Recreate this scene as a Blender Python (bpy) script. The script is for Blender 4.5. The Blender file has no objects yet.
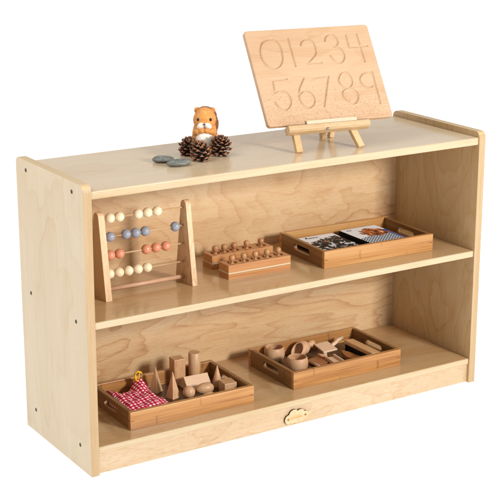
import bpy, bmesh, math, random
import numpy as np
from mathutils import Vector, Matrix
random.seed(7)
C = bpy.context.scene.collection
PI = math.pi
R = math.radians

# ------------------------------------------------------------------ colour
def lin(r, g, b):
    f = lambda c: (c / 255 / 12.92) if c / 255 <= .04045 else ((c / 255 + .055) / 1.055) ** 2.4
    return (f(r), f(g), f(b), 1)
def wl(r, g, b, k=.66):                            # timber and other real surfaces: what the eye reads as bright is a good deal darker as albedo
    c = lin(r, g, b); return (c[0] * k, c[1] * k, c[2] * k, 1)

# ------------------------------------------------------------------ object helpers
def link(name, me, parent=None):
    o = bpy.data.objects.new(name, me); C.objects.link(o)
    if parent: o.parent = parent
    return o

def obj(name, bm, mats, parent=None, smooth=False, bevel=0, seg=2, recalc=True):
    if recalc: bmesh.ops.recalc_face_normals(bm, faces=bm.faces[:])
    me = bpy.data.meshes.new(name); bm.to_mesh(me); bm.free()
    if not isinstance(mats, (list, tuple)): mats = [mats]
    for m in mats: me.materials.append(m)
    if smooth:
        for p in me.polygons: p.use_smooth = True
    o = link(name, me, parent)
    if bevel:
        b = o.modifiers.new('bevel', 'BEVEL'); b.width = bevel; b.segments = seg
        b.limit_method = 'ANGLE'; b.angle_limit = R(40)
    return o

def tag(o, label, cat, group=None):
    o['label'] = label; o['category'] = cat
    if group: o['group'] = group
    return o

def thing(name, label, cat, loc=(0, 0, 0), rotz=0, group=None):
    o = link(name, None); o.location = loc; o.rotation_euler = (0, 0, rotz)
    o.empty_display_size = .02
    return tag(o, label, cat, group)

def copy_tree(o, parent=None):
    c = o.copy(); C.objects.link(c)
    if parent: c.parent = parent
    for ch in list(o.children): copy_tree(ch, c)
    return c

def dup(root, label, loc, rotz=0):
    c = copy_tree(root); c.location = loc; c.rotation_euler = (0, 0, rotz); c['label'] = label
    return c

# ------------------------------------------------------------------ mesh helpers
def add_box(bm, x0, x1, y0, y1, z0, z1, M=None):
    v = [bm.verts.new((x, y, z)) for z in (z0, z1) for y in (y0, y1) for x in (x0, x1)]
    if M is not None:
        for q in v: q.co = M @ q.co
    for f in ((0, 2, 3, 1), (4, 5, 7, 6), (0, 1, 5, 4), (2, 6, 7, 3), (0, 4, 6, 2), (1, 3, 7, 5)):
        bm.faces.new([v[i] for i in f])
    return v

def box(*a, M=None):
    bm = bmesh.new(); add_box(bm, *a, M=M); return bm

def add_prism(bm, outline, holes, c0, c1, fr, mi_side=0):
    """solid plate: 2-D outline with holes, from c0 to c1 along the third axis; fr maps (a,b,c) to a point"""
    t = bmesh.new(); ed = []
    for loop in [outline] + list(holes):
        vs = [t.verts.new((a, b, 0)) for a, b in loop]
        for i in range(len(vs)): ed.append(t.edges.new((vs[i], vs[(i + 1) % len(vs)])))
    bmesh.ops.triangle_fill(t, use_beauty=True, use_dissolve=False, edges=ed)
    t.verts.index_update()
    lo = [bm.verts.new(fr(v.co.x, v.co.y, c0)) for v in t.verts]
    hi = [bm.verts.new(fr(v.co.x, v.co.y, c1)) for v in t.verts]
    for f in t.faces:
        ids = [v.index for v in f.verts]
        bm.faces.new([lo[i] for i in reversed(ids)]); bm.faces.new([hi[i] for i in ids])
    for e in t.edges:
        if len(e.link_faces) == 1:
            a, b = e.verts[0].index, e.verts[1].index
            f = bm.faces.new((lo[a], lo[b], hi[b], hi[a])); f.material_index = mi_side
    t.free()

def add_lathe(bm, prof, seg=32, M=None, cap=True):
    rings = []
    for r, z in prof:
        if r < 1e-6: rings.append([bm.verts.new((0, 0, z))])
        else: rings.append([bm.verts.new((r * math.cos(2 * PI * k / seg), r * math.sin(2 * PI * k / seg), z)) for k in range(seg)])
    for A, B in zip(rings, rings[1:]):
        for k in range(seg):
            k2 = (k + 1) % seg
            if len(A) == 1 and len(B) == 1: continue
            if len(A) == 1: bm.faces.new((A[0], B[k2], B[k]))
            elif len(B) == 1: bm.faces.new((A[k], A[k2], B[0]))
            else: bm.faces.new((A[k], A[k2], B[k2], B[k]))
    if cap:
        for G in (rings[0], rings[-1]):
            if len(G) > 1: bm.faces.new(G)
    if M is not None:
        for G in rings:
            for v in G: v.co = M @ v.co

def add_ball(bm, c, rx, ry=None, rz=None, seg=24, M=None):
    ry = ry or rx; rz = rz or rx; n = seg // 2
    prof = [(math.sin(PI * i / n), -math.cos(PI * i / n)) for i in range(n + 1)]
    prof[0] = (0, -1); prof[-1] = (0, 1)
    T = Matrix.Translation(c) @ (M if M is not None else Matrix()) @ Matrix.Diagonal((rx, ry, rz, 1))
    add_lathe(bm, prof, seg, T, cap=False)

def add_tube(bm, pts, r, seg=8, closed=False):
    pts = [Vector(p) for p in pts]; n = len(pts); rings = []
    up = Vector((.123, .31, .94))
    for i, p in enumerate(pts):
        a = pts[(i - 1) % n] if (closed or i) else p
        b = pts[(i + 1) % n] if (closed or i < n - 1) else p
        d = (b - a).normalized(); s = d.cross(up).normalized(); t = d.cross(s)
        rr = r[i] if isinstance(r, (list, tuple)) else r
        rings.append([bm.verts.new(p + (s * math.cos(2 * PI * k / seg) + t * math.sin(2 * PI * k / seg)) * rr) for k in range(seg)])
    m = n if closed else n - 1
    for i in range(m):
        A, B = rings[i], rings[(i + 1) % n]
        for k in range(seg): bm.faces.new((A[k], A[(k + 1) % seg], B[(k + 1) % seg], B[k]))
    if not closed: bm.faces.new(rings[0]); bm.faces.new(rings[-1])

def rrect(a0, a1, b0, b1, r, n=6):
    L = []
    for cx, cy, s in ((a1 - r, b0 + r, -90), (a1 - r, b1 - r, 0), (a0 + r, b1 - r, 90), (a0 + r, b0 + r, 180)):
        for k in range(n + 1):
            t = R(s + 90 * k / n); L.append((cx + r * math.cos(t), cy + r * math.sin(t)))
    return L

def circle(cx, cy, r, n=28):
    return [(cx + r * math.cos(2 * PI * k / n), cy + r * math.sin(2 * PI * k / n)) for k in range(n)]

XZ = lambda a, b, c: (a, c, b)
YZ = lambda a, b, c: (c, a, b)
XY = lambda a, b, c: (a, b, c)

# ------------------------------------------------------------------ materials
class NT:
    def __init__(s, name):
        s.m = bpy.data.materials.new(name); s.m.use_nodes = True
        s.t = s.m.node_tree; s.b = s.t.nodes['Principled BSDF']
    def n(s, typ, **k):
        x = s.t.nodes.new(typ)
        for a, v in k.items(): setattr(x, a, v)
        return x
    def l(s, a, b): s.t.links.new(a, b)
    def set(s, node, i, v):
        if hasattr(v, 'is_output') or isinstance(v, bpy.types.NodeSocket): s.l(v, node.inputs[i])
        else: node.inputs[i].default_value = v
    def math(s, op, a, b=0.0, c=None):
        x = s.n('ShaderNodeMath', operation=op); s.set(x, 0, a); s.set(x, 1, b)
        if c is not None: s.set(x, 2, c)
        return x.outputs[0]
    def mix(s, f, a, b, mode='MIX'):
        x = s.n('ShaderNodeMix', data_type='RGBA', blend_type=mode)
        s.set(x, 'Factor', f)
        s.set(x, 6, a); s.set(x, 7, b)
        return x.outputs[2]
    def coord(s, kind='Object', rnd=True):
        tc = s.n('ShaderNodeTexCoord'); o = tc.outputs[kind]
        if rnd:
            oi = s.n('ShaderNodeObjectInfo')
            cb = s.n('ShaderNodeVectorMath', operation='MULTIPLY_ADD')
            s.l(oi.outputs['Random'], cb.inputs[0]); cb.inputs[1].default_value = (3.1, 5.3, 4.7); s.l(o, cb.inputs[2])
            o = cb.outputs[0]
        return o
    def mapv(s, v, scale, rot=(0, 0, 0)):
        r = s.n('ShaderNodeMapping'); r.inputs['Rotation'].default_value = rot; s.l(v, r.inputs['Vector'])
        q = s.n('ShaderNodeVectorMath', operation='MULTIPLY'); s.l(r.outputs[0], q.inputs[0]); q.inputs[1].default_value = scale
        return q.outputs[0]
    def noise(s, v, scale=1, detail=2, rough=.5, dist=0):
        x = s.n('ShaderNodeTexNoise'); s.l(v, x.inputs['Vector']); x.inputs['Scale'].default_value = scale
        x.inputs['Detail'].default_value = detail; x.inputs['Roughness'].default_value = rough; x.inputs['Distortion'].default_value = dist
        return x.outputs['Fac']
    def ramp(s, f, stops):
        x = s.n('ShaderNodeValToRGB'); e = x.color_ramp.elements
        while len(e) < len(stops): e.new(.5)
        for i, (p, c) in enumerate(stops): e[i].position = p; e[i].color = c
        s.l(f, x.inputs[0]); return x.outputs[0]
    def bump(s, h, strength=.2, dist=.0005):
        x = s.n('ShaderNodeBump'); x.inputs['Strength'].default_value = strength; x.inputs['Distance'].default_value = dist
        s.l(h, x.inputs['Height']); s.l(x.outputs[0], s.b.inputs['Normal'])

def plain(name, col, rough=.5, metal=0, spec=.5):
    k = NT(name); k.b.inputs['Base Color'].default_value = col; k.b.inputs['Roughness'].default_value = rough
    k.b.inputs['Metallic'].default_value = metal; k.b.inputs['Specular IOR Level'].default_value = spec
    return k.m

ROT = {'x': (0, 0, 0), 'y': (0, 0, R(-90)), 'z': (0, R(90), 0)}
def wood(name, light, mid, dark, axis='x', fig=.5, figscale=1.0, bands=14, fib=.35, fibscale=1.0, rough=.42, fleck=0, pores=.25, spec=.4, knots=0, pres=0, fleck_below=None, vary=0):
    """grain along `axis`; fig = strength of the rotary-cut contour figure, fib = fine fibre, fleck = short dark flecks"""
    k = NT(name); v = k.coord()
    a = k.mapv(v, (2.0 * figscale, 5.0 * figscale, 5.0 * figscale), ROT[axis])
    wob = k.noise(a, 1.0, 4, .5, .45)
    jit = k.noise(k.mapv(v, (14, 70, 70), ROT[axis]), 1.0, 3, .6)
    ph = k.math('MULTIPLY_ADD', jit, .22, k.math('MULTIPLY', wob, bands * 1.5))
    fr = k.math('FRACT', ph)                                        # each ring: slow rise, sharp late-wood line
    band = k.math('MULTIPLY', k.math('POWER', fr, 3.5), k.math('MINIMUM', k.math('MULTIPLY', k.math('SUBTRACT', 1.0, fr), 14.0), 1.0))
    band = k.math('MULTIPLY_ADD', k.math('MULTIPLY_ADD', k.math('SINE', k.math('MULTIPLY', wob, bands * 3.1)), .5, .5), .35, band)
    presence = k.noise(k.mapv(v, (1.2, 4, 4), ROT[axis]), 1.0, 1, .5)
    presence = k.math('MULTIPLY_ADD', presence, 2.4, -.6 + pres)
    presence = k.math('MINIMUM', k.math('MAXIMUM', presence, 0.2), 1.0)
    band = k.math('MULTIPLY', band, presence)
    f1 = k.noise(k.mapv(v, (12 * fibscale, 420 * fibscale, 420 * fibscale), ROT[axis]), 1.0, 3, .65, .1)
    f2 = k.noise(k.mapv(v, (5 * fibscale, 90 * fibscale, 90 * fibscale), ROT[axis]), 1.0, 3, .6, .2)
    broad = k.noise(k.mapv(v, (2.4, 10, 10), ROT[axis]), 1.0, 2, .5)
    fac = k.math('MULTIPLY', band, fig)
    fac = k.math('MULTIPLY_ADD', k.math('SUBTRACT', f1, .5), fib * 2.2, fac)
    fac = k.math('MULTIPLY_ADD', k.math('SUBTRACT', f2, .5), fib * 1.6, fac)
    fac = k.math('MULTIPLY_ADD', k.math('SUBTRACT', broad, .32), .8, fac)
    col = k.ramp(fac, [(0.0, light), (.45, mid), (1.0, dark)])
    if pores:
        p = k.noise(k.mapv(v, (90, 620, 620), ROT[axis]), 1.0, 2, .6)
        p = k.math('MULTIPLY', k.math('MINIMUM', k.math('MAXIMUM', k.math('MULTIPLY', k.math('SUBTRACT', p, .54), 9.0), 0.0), 1.0), pores * 1.8)
        col = k.mix(p, col, dark)
    if fleck:
        p = k.noise(k.mapv(v, (190, 480, 480), ROT[axis]), 1.0, 1, .5)
        where = k.noise(k.mapv(v, (2, 9, 9), ROT[axis]), 1.0, 1, .5)
        p = k.math('MULTIPLY', k.math('GREATER_THAN', p, k.math('MULTIPLY_ADD', where, -.22, .73)), fleck)
        if fleck_below is not None:                                 # the flecked part of the board is its lower half
            sp = k.n('ShaderNodeSeparateXYZ'); k.l(k.coord('Object', False), sp.inputs[0])
            fade = k.math('MULTIPLY', k.math('SUBTRACT', fleck_below, k.math('MULTIPLY_ADD', wob, -.06, sp.outputs[1])), 22.0)
            p = k.math('MULTIPLY', p, k.math('MINIMUM', k.math('MAXIMUM', fade, .08), 1.0))
        col = k.mix(p, col, tuple(c * .62 for c in dark[:3]) + (1,))
    if knots:
        vo = k.n('ShaderNodeTexVoronoi'); k.l(k.mapv(v, (2.6, 6, 6), ROT[axis]), vo.inputs['Vector'])
        kn = k.math('MULTIPLY', k.math('LESS_THAN', vo.outputs['Distance'], .035), knots)
        col = k.mix(kn, col, tuple(c * .5 for c in dark[:3]) + (1,))
    if vary:
        oi = k.n('ShaderNodeObjectInfo'); hs = k.n('ShaderNodeHueSaturation')
        k.l(k.math('MULTIPLY_ADD', oi.outputs['Random'], vary, 1 - vary * .6), hs.inputs['Value']); k.l(k.math('MULTIPLY_ADD', oi.outputs['Random'], -.008, .504), hs.inputs['Hue'])
        k.l(col, hs.inputs['Color']); col = hs.outputs[0]
    k.l(col, k.b.inputs['Base Color'])
    rr = k.math('MULTIPLY_ADD', f2, .18, rough - .09)
    k.l(rr, k.b.inputs['Roughness']); k.b.inputs['Specular IOR Level'].default_value = spec
    k.bump(f1, .10, .0004)
    return k.m

def bamboo(name, tint=1.0, axis='x'):
    """glued bamboo strips: long fibres, strip to strip tone, a node line here and there"""
    k = NT(name); v = k.coord()
    c = lambda r, g, b: tuple(x * tint for x in wl(r, g, b)[:3]) + (1,)
    sep = k.n('ShaderNodeSeparateXYZ'); k.l(k.mapv(v, (1, 1, 1), ROT[axis]), sep.inputs[0])
    X, Y, Z = sep.outputs
    row = k.math('FLOOR', k.math('MULTIPLY', k.math('ADD', Z, .003), 56)); col_i = k.math('FLOOR', k.math('MULTIPLY', Y, 45))
    cmb = k.n('ShaderNodeCombineXYZ'); k.l(row, cmb.inputs[0]); k.l(col_i, cmb.inputs[1])
    wn = k.n('ShaderNodeTexWhiteNoise', noise_dimensions='3D'); k.l(cmb.outputs[0], wn.inputs['Vector'])
    f1 = k.noise(k.mapv(v, (6, 420, 420), ROT[axis]), 1, 3, .6); f2 = k.noise(k.mapv(v, (5, 70, 70), ROT[axis]), 1, 2, .5)
    fac = k.math('MULTIPLY_ADD', wn.outputs['Value'], .34, -.05)
    fac = k.math('MULTIPLY_ADD', k.math('SUBTRACT', f1, .5), 1.1, k.math('ADD', fac, .28))
    fac = k.math('MULTIPLY_ADD', k.math('SUBTRACT', f2, .5), .9, fac)
    col = k.ramp(fac, [(0, c(240, 186, 118)), (.4, c(224, 160, 92)), (1, c(150, 84, 40))])
    off = k.math('MULTIPLY_ADD', wn.outputs['Value'], .31, X)
    wob = k.math('MULTIPLY_ADD', k.noise(k.mapv(v, (60, 60, 60)), 1, 1), .006, off)
    u = k.math('PINGPONG', wob, .115)
    node = k.math('MULTIPLY', k.math('LESS_THAN', u, .0022), k.math('MULTIPLY_ADD', wn.outputs['Value'], .45, .05))
    col = k.mix(node, col, c(140, 78, 32))
    k.l(col, k.b.inputs['Base Color']); k.b.inputs['Roughness'].default_value = .36; k.b.inputs['Specular IOR Level'].default_value = .45
    k.bump(f1, .12, .0004)
    return k.m

M = {}
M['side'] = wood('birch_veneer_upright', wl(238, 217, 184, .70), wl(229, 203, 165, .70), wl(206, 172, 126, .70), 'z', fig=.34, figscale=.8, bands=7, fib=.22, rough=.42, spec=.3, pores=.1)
M['inner_shaded'] = wood('birch_veneer_inner_shaded', wl(234, 202, 156, .62), wl(222, 181, 127, .62), wl(180, 128, 76, .62), 'z', fig=.52, figscale=.85, bands=13, fib=.24, rough=.42, spec=.3, pores=.1, pres=.35)  # inner faces: stronger figure, and their shade put into a darker tone
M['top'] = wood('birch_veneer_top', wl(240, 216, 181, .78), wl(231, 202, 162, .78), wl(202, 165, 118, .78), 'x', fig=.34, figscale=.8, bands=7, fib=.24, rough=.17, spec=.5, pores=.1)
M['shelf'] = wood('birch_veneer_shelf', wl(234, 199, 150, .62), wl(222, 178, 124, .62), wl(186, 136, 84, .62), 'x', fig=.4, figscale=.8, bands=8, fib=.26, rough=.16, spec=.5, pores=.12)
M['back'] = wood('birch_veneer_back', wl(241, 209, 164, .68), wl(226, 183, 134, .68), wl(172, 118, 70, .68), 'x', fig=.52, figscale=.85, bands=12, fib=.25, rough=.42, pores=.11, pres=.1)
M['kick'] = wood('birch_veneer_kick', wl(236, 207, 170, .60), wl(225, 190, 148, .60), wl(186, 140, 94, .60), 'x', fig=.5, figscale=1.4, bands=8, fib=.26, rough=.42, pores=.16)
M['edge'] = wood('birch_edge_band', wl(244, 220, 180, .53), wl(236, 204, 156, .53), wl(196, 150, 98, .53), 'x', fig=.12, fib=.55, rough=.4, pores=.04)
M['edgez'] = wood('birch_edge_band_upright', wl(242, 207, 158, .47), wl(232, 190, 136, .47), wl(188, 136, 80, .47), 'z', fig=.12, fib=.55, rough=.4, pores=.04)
M['edgey'] = wood('birch_edge_band_deep', wl(240, 208, 158, .7), wl(228, 190, 134, .7), wl(190, 146, 90, .7), 'y', fig=.12, fib=.5, rough=.4, pores=.1)
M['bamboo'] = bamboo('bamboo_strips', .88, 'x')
M['bamboo_end_shaded'] = bamboo('bamboo_strips_end_shaded', .47, 'y')  # same bamboo, shade on the tray ends put into a darker tint
M['bamboo_base_shaded'] = bamboo('bamboo_base_shaded', .2, 'x')  # same bamboo, shadow inside the tray put into the floor colour
M['joint'] = plain('burnt_joint', lin(120, 66, 30), .6)
M['beech'] = wood('beech_board', wl(240, 200, 160, .61), wl(229, 183, 140, .61), wl(196, 142, 100, .61), 'x', fig=.28, figscale=1.2, bands=6, fib=.36, rough=.5, fleck=.32, pores=.04, fleck_below=.135)
M['pine'] = wood('pine_bars', wl(240, 206, 160, .60), wl(228, 187, 136, .60), wl(190, 140, 88, .60), 'x', fig=.35, figscale=2, bands=6, fib=.4, rough=.45, pores=.15)
M['pinez'] = wood('pine_bars_upright', wl(242, 208, 158, .72), wl(230, 188, 132, .72), wl(194, 142, 86, .72), 'z', fig=.4, figscale=2.5, bands=6, fib=.45, rough=.45, pores=.1)
M['abacus'] = wood('beech_upright', wl(242, 208, 168, .76), wl(230, 188, 144, .76), wl(184, 130, 86, .76), 'z', fig=.5, figscale=2.2, bands=6, fib=.45, rough=.45, pores=.12)
M['solid'] = wood('beech_turned', wl(234, 190, 146, .72), wl(222, 170, 124, .72), wl(182, 126, 82, .72), 'z', fig=.5, figscale=3, bands=8, fib=.55, rough=.42, pores=.1, vary=.18)
M['bowl'] = wood('beech_bowl', wl(238, 192, 152, .74), wl(224, 170, 128, .74), wl(180, 122, 82, .74), 'x', fig=.4, figscale=3.0, bands=7, fib=.5, rough=.5, pores=.1, vary=.18)
M['knob'] = wood('varnished_knob', wl(226, 172, 122), wl(208, 148, 98), wl(166, 104, 60), 'z', fig=.3, figscale=4, bands=5, fib=.35, rough=.3, vary=.18)
M['walnut'] = wood('brown_tool_wood', wl(196, 134, 80), wl(172, 108, 60), wl(120, 68, 34), 'y', fig=.4, figscale=3, bands=5, fib=.5, rough=.4)
M['toolpale'] = wood('pale_tool_wood', wl(244, 212, 180, .8), wl(234, 196, 160, .8), wl(200, 154, 116, .8), 'x', fig=.25, figscale=3, bands=6, fib=.45, rough=.45, pores=.08)
M['bead_nat'] = wood('bead_natural', wl(248, 230, 198, .85), wl(242, 220, 182, .85), wl(218, 186, 140, .85), 'z', fig=.15, figscale=5, bands=4, fib=.25, rough=.3, pores=.06)
M['bead_blue'] = plain('bead_grey_blue', wl(150, 154, 166, .85), .24)
M['bead_coral'] = plain('bead_coral', wl(224, 146, 114, .82), .26)
M['steel'] = plain('steel', lin(150, 150, 150), .3, 1)
M['screw'] = plain('dark_screw', lin(44, 36, 26), .35, .7)
M['brass'] = plain('brass_screw', lin(150, 130, 60), .35, .8)
M['black'] = plain('black_card', lin(18, 16, 17), .7, 0, .2)
M['hole'] = plain('dark_hole', lin(24, 16, 10), .8)

def lam():
    k = NT('laminated_block'); v = k.coord('Object', False)
    sep = k.n('ShaderNodeSeparateXYZ'); k.l(v, sep.inputs[0])
    v2 = k.coord()
    f1 = k.noise(k.mapv(v2, (8, 240, 240)), 1, 3, .6); f2 = k.noise(k.mapv(v2, (4, 50, 50)), 1, 2)
    fac = k.math('ADD', k.math('MULTIPLY', f1, .5), k.math('MULTIPLY', f2, .5))
    col = k.ramp(fac, [(.3, wl(234, 174, 116)), (.5, wl(218, 152, 94)), (.75, wl(180, 112, 60))])
    pale = k.ramp(fac, [(.3, wl(250, 226, 190)), (.75, wl(232, 200, 156))])
    z = sep.outputs[2]
    m = k.math('MULTIPLY', k.math('GREATER_THAN', z, .0105), k.math('LESS_THAN', z, .0138))
    col = k.mix(m, col, pale)
    m2 = k.math('MULTIPLY', k.math('GREATER_THAN', z, .0098), k.math('LESS_THAN', z, .0105))
    col = k.mix(m2, col, wl(130, 78, 42))
    k.l(col, k.b.inputs['Base Color']); k.b.inputs['Roughness'].default_value = .36
    k.bump(f1, .1, .0004); return k.m
M['lam'] = lam()

# ------------------------------------------------------------------ the cabinet
W, D, H, T = .914, .2908, .549, .0165
ZT0, ZT, ZM0, ZM, ZS0, ZS = .5214, .5368, .2815, .2953, .0418, .0549
YB = .2738
FRONT = .0025
cab = thing('shelf_unit', 'pale birch plywood two-shelf storage unit holding trays and wooden toys', 'shelf')

def side_panel(x0, x1):
    bm = bmesh.new()
    r = .013
    L = [(0, 0.0), (D, 0.0)] + [(D - r + r * math.cos(R(a)), H - r + r * math.sin(R(a))) for a in range(0, 91, 15)] \
        + [(r - r * math.cos(R(a)), H - r + r * math.sin(R(a))) for a in range(90, -1, -15)]
    add_prism(bm, L, [], x0, x1, YZ, 1)
    for f in bm.faces:
        f.normal_update()
        if f.material_index == 1 and abs(f.normal.z) > .5: f.material_index = 2
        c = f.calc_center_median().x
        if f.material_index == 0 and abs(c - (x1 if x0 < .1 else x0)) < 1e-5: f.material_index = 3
    return obj('side_panel', bm, [M['side'], M['edgez'], M['edgey'], M['inner_shaded']], cab, bevel=.0032, seg=3)
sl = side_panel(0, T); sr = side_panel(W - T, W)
for panel, x, s in ((sl, 0, -1), (sr, W, 1)):
    for y in (.045, .244):
        for z in (.5300, .2890, .0485):
            bm = bmesh.new()
            Mx = Matrix.Translation((x + s * .0002, y, z)) @ Matrix.Rotation(s * PI / 2, 4, 'Y')
            add_lathe(bm, [(.0036, 0), (.0038, .0002), (.0032, .0003), (.0030, -.0003), (.0019, -.0002), (.0016, -.0016), (0, -.0018)], 18, Mx)
            for f in bm.faces:
                if all((Mx.inverted() @ v.co).xy.length < .00195 for v in f.verts): f.material_index = 1
            obj('screw', bm, [M['screw'], M['hole']], panel, smooth=False)

def board(name, z0, z1, m, y1=YB, y0=FRONT):
    bm = box(T, W - T, y0, y1, z0, z1)
    for f in bm.faces:
        f.normal_update()
        if f.normal.y < -.5: f.material_index = 1
    return obj(name, bm, [M[m], M['edge']], cab, bevel=.0024, seg=3)
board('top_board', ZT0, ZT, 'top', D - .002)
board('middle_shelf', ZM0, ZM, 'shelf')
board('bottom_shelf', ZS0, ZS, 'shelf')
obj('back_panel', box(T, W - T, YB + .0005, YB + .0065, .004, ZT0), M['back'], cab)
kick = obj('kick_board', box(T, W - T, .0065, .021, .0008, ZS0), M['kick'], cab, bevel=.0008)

# the little cloud plate screwed to the kick board
def cloud_outline(s=1.0):
    cs = [(-.0185, -.004, .0098), (-.007, .0035, .0115), (.0085, .0030, .0100), (.0195, -.0015, .0085), (0, -.0065, .0085), (.010, -.006, .0080), (-.010, -.007, .0072)]
    L = []
    for i in range(96):
        t = 2 * PI * i / 96; d = (math.cos(t), math.sin(t)); best = 0
        for cx, cy, r in cs:
            b = cx * d[0] + cy * d[1]; q = r * r - (cx * cx + cy * cy - b * b)
            if q > 0: best = max(best, b + math.sqrt(q))
        L.append((best * d[0] * s, best * d[1] * s))
    return L
CX, CZ, CY = .4540, .0205, .0065
bm = bmesh.new(); add_prism(bm, cloud_outline(), [], -.0042, 0, lambda a, b, c: (CX + a, CY + c, CZ + b), 1)
plate = obj('cloud_plate', bm, [wood('cloud_plate_wood', wl(244, 216, 172, .62), wl(236, 202, 152, .62), wl(206, 162, 110, .62), 'x', fig=.1, fib=.3), plain('laser_burnt_edge', wl(92, 46, 24), .7)], kick)
for sx, sz in ((-.0205, -.0035), (.0205, -.0010)):
    bm = bmesh.new()
    add_lathe(bm, [(.0023, 0), (.0022, .0006), (.0012, .0008), (.0009, .0003), (0, .0003)], 14, Matrix.Translation((CX + sx, CY - .0042, CZ + sz)) @ Matrix.Rotation(PI / 2, 4, 'X'))
    obj('screw', bm, M['brass'], kick)
bm = bmesh.new()
def stroke(pts, r=.00055):
    add_tube(bm, [(CX + a, CY - .0043, CZ + b) for a, b in pts], r, 6)
def arc(cx, cz, rx, rz, a0, a1, n=12):
    return [(cx + rx * math.cos(R(a0 + (a1 - a0) * i / n)), cz + rz * math.sin(R(a0 + (a1 - a0) * i / n))) for i in range(n + 1)]
stroke(arc(-.0125, -.0030, .0020, .0022, 0, 350)); stroke([(-.0103, -.0005), (-.0103, -.0050)])
stroke([(-.0072, .0030), (-.0076, -.0048)]); stroke([(-.0050, -.0006), (-.0050, -.0050)])
stroke([(-.0018, .0030), (-.0020, -.0048)]); stroke(arc(.0002, -.0026, .0020, .0023, 100, -170))
stroke([(.0044, .0032), (.0040, -.0046)]); stroke(arc(.0062, -.0024, .0019, .0022, 150, -120))
stroke(arc(.0110, -.0020, .0019, .0022, 20, 330))
obj('lettering', bm, plain('orange_ink', lin(226, 150, 84), .6), kick)

# ------------------------------------------------------------------ trays
TW, TD, TH, TT = .272, .172, .036, .0092
def make_tray(label):
    t = thing('serving_tray', label, 'tray', (0, 0, 0), 0, 'bamboo trays on the shelves')
    for y in (0, TD - TT):
        obj('long_side', box(0, TW, y, y + TT, 0, TH), M['bamboo'], t, bevel=.0009)
    for x in (0, TW - TT):
        bm = bmesh.new()
        a0 = .0004
        add_prism(bm, [(TT + .0002, a0), (TD - TT - .0002, a0), (TD - TT - .0002, TH - .0003), (TT + .0002, TH - .0003)], [rrect(.056, .116, .0128, .0262, .0066, 8)], x + .0003, x + TT - .0003, YZ)
        obj('end_panel', bm, M['bamboo_end_shaded'], t, bevel=.0008)
    obj('tray_base', box(TT, TW - TT, TT, TD - TT, .0035, .008), M['bamboo_base_shaded'], t)
    for x, w in ((-.0002, .0003), (TW - .0001, .0003)):      # finger joint lines on the corners
        for y in (.0028, TD - .0088):
            obj('joint_line', box(x, x + w, y, y + .006, .0172, .0186), M['joint'], t)
    obj('joint_line', box(TW - .0105, TW - .0015, -.0002, .0001, .0172, .0186), M['joint'], t)
    obj('joint_line', box(.0015, .0080, -.0002, .0001, .0172, .0184), M['joint'], t)
    return t
TM = (.5548, .0590, ZM); TR_ = (.4770, .0495, ZS); TL_ = (.1020, .0400, ZS)
tray = make_tray('bamboo tray on the middle shelf carrying picture cards')
tray.location = TM; tray.rotation_euler = (0, 0, R(-1.7))
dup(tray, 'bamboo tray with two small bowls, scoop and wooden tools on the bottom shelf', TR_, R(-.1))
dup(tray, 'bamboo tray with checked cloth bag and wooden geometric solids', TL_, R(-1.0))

# ------------------------------------------------------------------ picture cards
def card_picture(kind):
    k = NT('picture_card_' + kind); v = k.coord('Object', False)
    sep = k.n('ShaderNodeSeparateXYZ'); k.l(v, sep.inputs[0]); X, Y, _ = sep.outputs
    white = lin(226, 232, 240)
    nz = k.noise(k.mapv(v, (70, 70, 70)), 1, 3, .6)
    if kind == 'shells':
        vo = k.n('ShaderNodeTexVoronoi'); k.l(k.mapv(v, (52, 40, 52)), vo.inputs['Vector'])
        blob = k.ramp(vo.outputs['Distance'], [(.10, lin(120, 84, 52)), (.28, lin(50, 32, 22)), (.44, lin(10, 9, 12)), (.72, lin(12, 11, 14)), (.80, lin(206, 212, 216))])
        bw = k.noise(k.mapv(v, (105, 80, 105)), 1, 2, .5)
        bw = k.ramp(bw, [(.555, lin(12, 11, 14)), (.595, lin(196, 204, 212))])
        warm = k.mix(k.math('GREATER_THAN', k.noise(k.mapv(v, (60, 60, 60)), 1, 1), .62), blob, lin(196, 112, 56))
        tint = k.mix(k.math('GREATER_THAN', k.math('MULTIPLY_ADD', nz, .05, Y), .098), bw, warm)
        edge = k.math('ADD', k.math('MULTIPLY_ADD', k.math('SUBTRACT', nz, .5), .05, .107), k.math('MULTIPLY', k.math('ABSOLUTE', k.math('SUBTRACT', X, .062)), -.38))
        m = k.math('LESS_THAN', Y, edge)
        col = k.mix(m, white, tint)
    else:
        fur = k.ramp(k.noise(k.mapv(v, (110, 90, 90)), 1, 3, .65), [(.38, lin(50, 24, 14)), (.48, lin(150, 74, 32)), (.6, lin(196, 116, 56)), (.72, lin(240, 226, 206))])
        ck = k.n('ShaderNodeTexChecker'); k.l(v, ck.inputs['Vector']); ck.inputs['Scale'].default_value = 260
        ck.inputs['Color1'].default_value = lin(64, 74, 96); ck.inputs['Color2'].default_value = lin(196, 206, 220)
        dx = k.math('SUBTRACT', X, .058); dy = k.math('SUBTRACT', Y, .078)
        d = k.math('SQRT', k.math('ADD', k.math('MULTIPLY', dx, dx), k.math('MULTIPLY', k.math('MULTIPLY', dy, dy), 1.0)))
        m = k.math('LESS_THAN', k.math('MULTIPLY_ADD', k.math('SUBTRACT', nz, .5), .03, d), .030)
        low = k.math('LESS_THAN', Y, k.math('MULTIPLY_ADD', X, .3, .048))
        col = k.mix(low, white, ck.outputs[0]); col = k.mix(m, col, fur)
        col = k.mix(k.math('MULTIPLY', k.math('GREATER_THAN', X, .085), k.math('LESS_THAN', Y, .088)), col, k.mix(k.math('GREATER_THAN', nz, .5), lin(40, 94, 170), lin(170, 92, 44)))
    k.l(col, k.b.inputs['Base Color']); k.b.inputs['Roughness'].default_value = .55; k.b.inputs['Specular IOR Level'].default_value = .15
    return k.m

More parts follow.
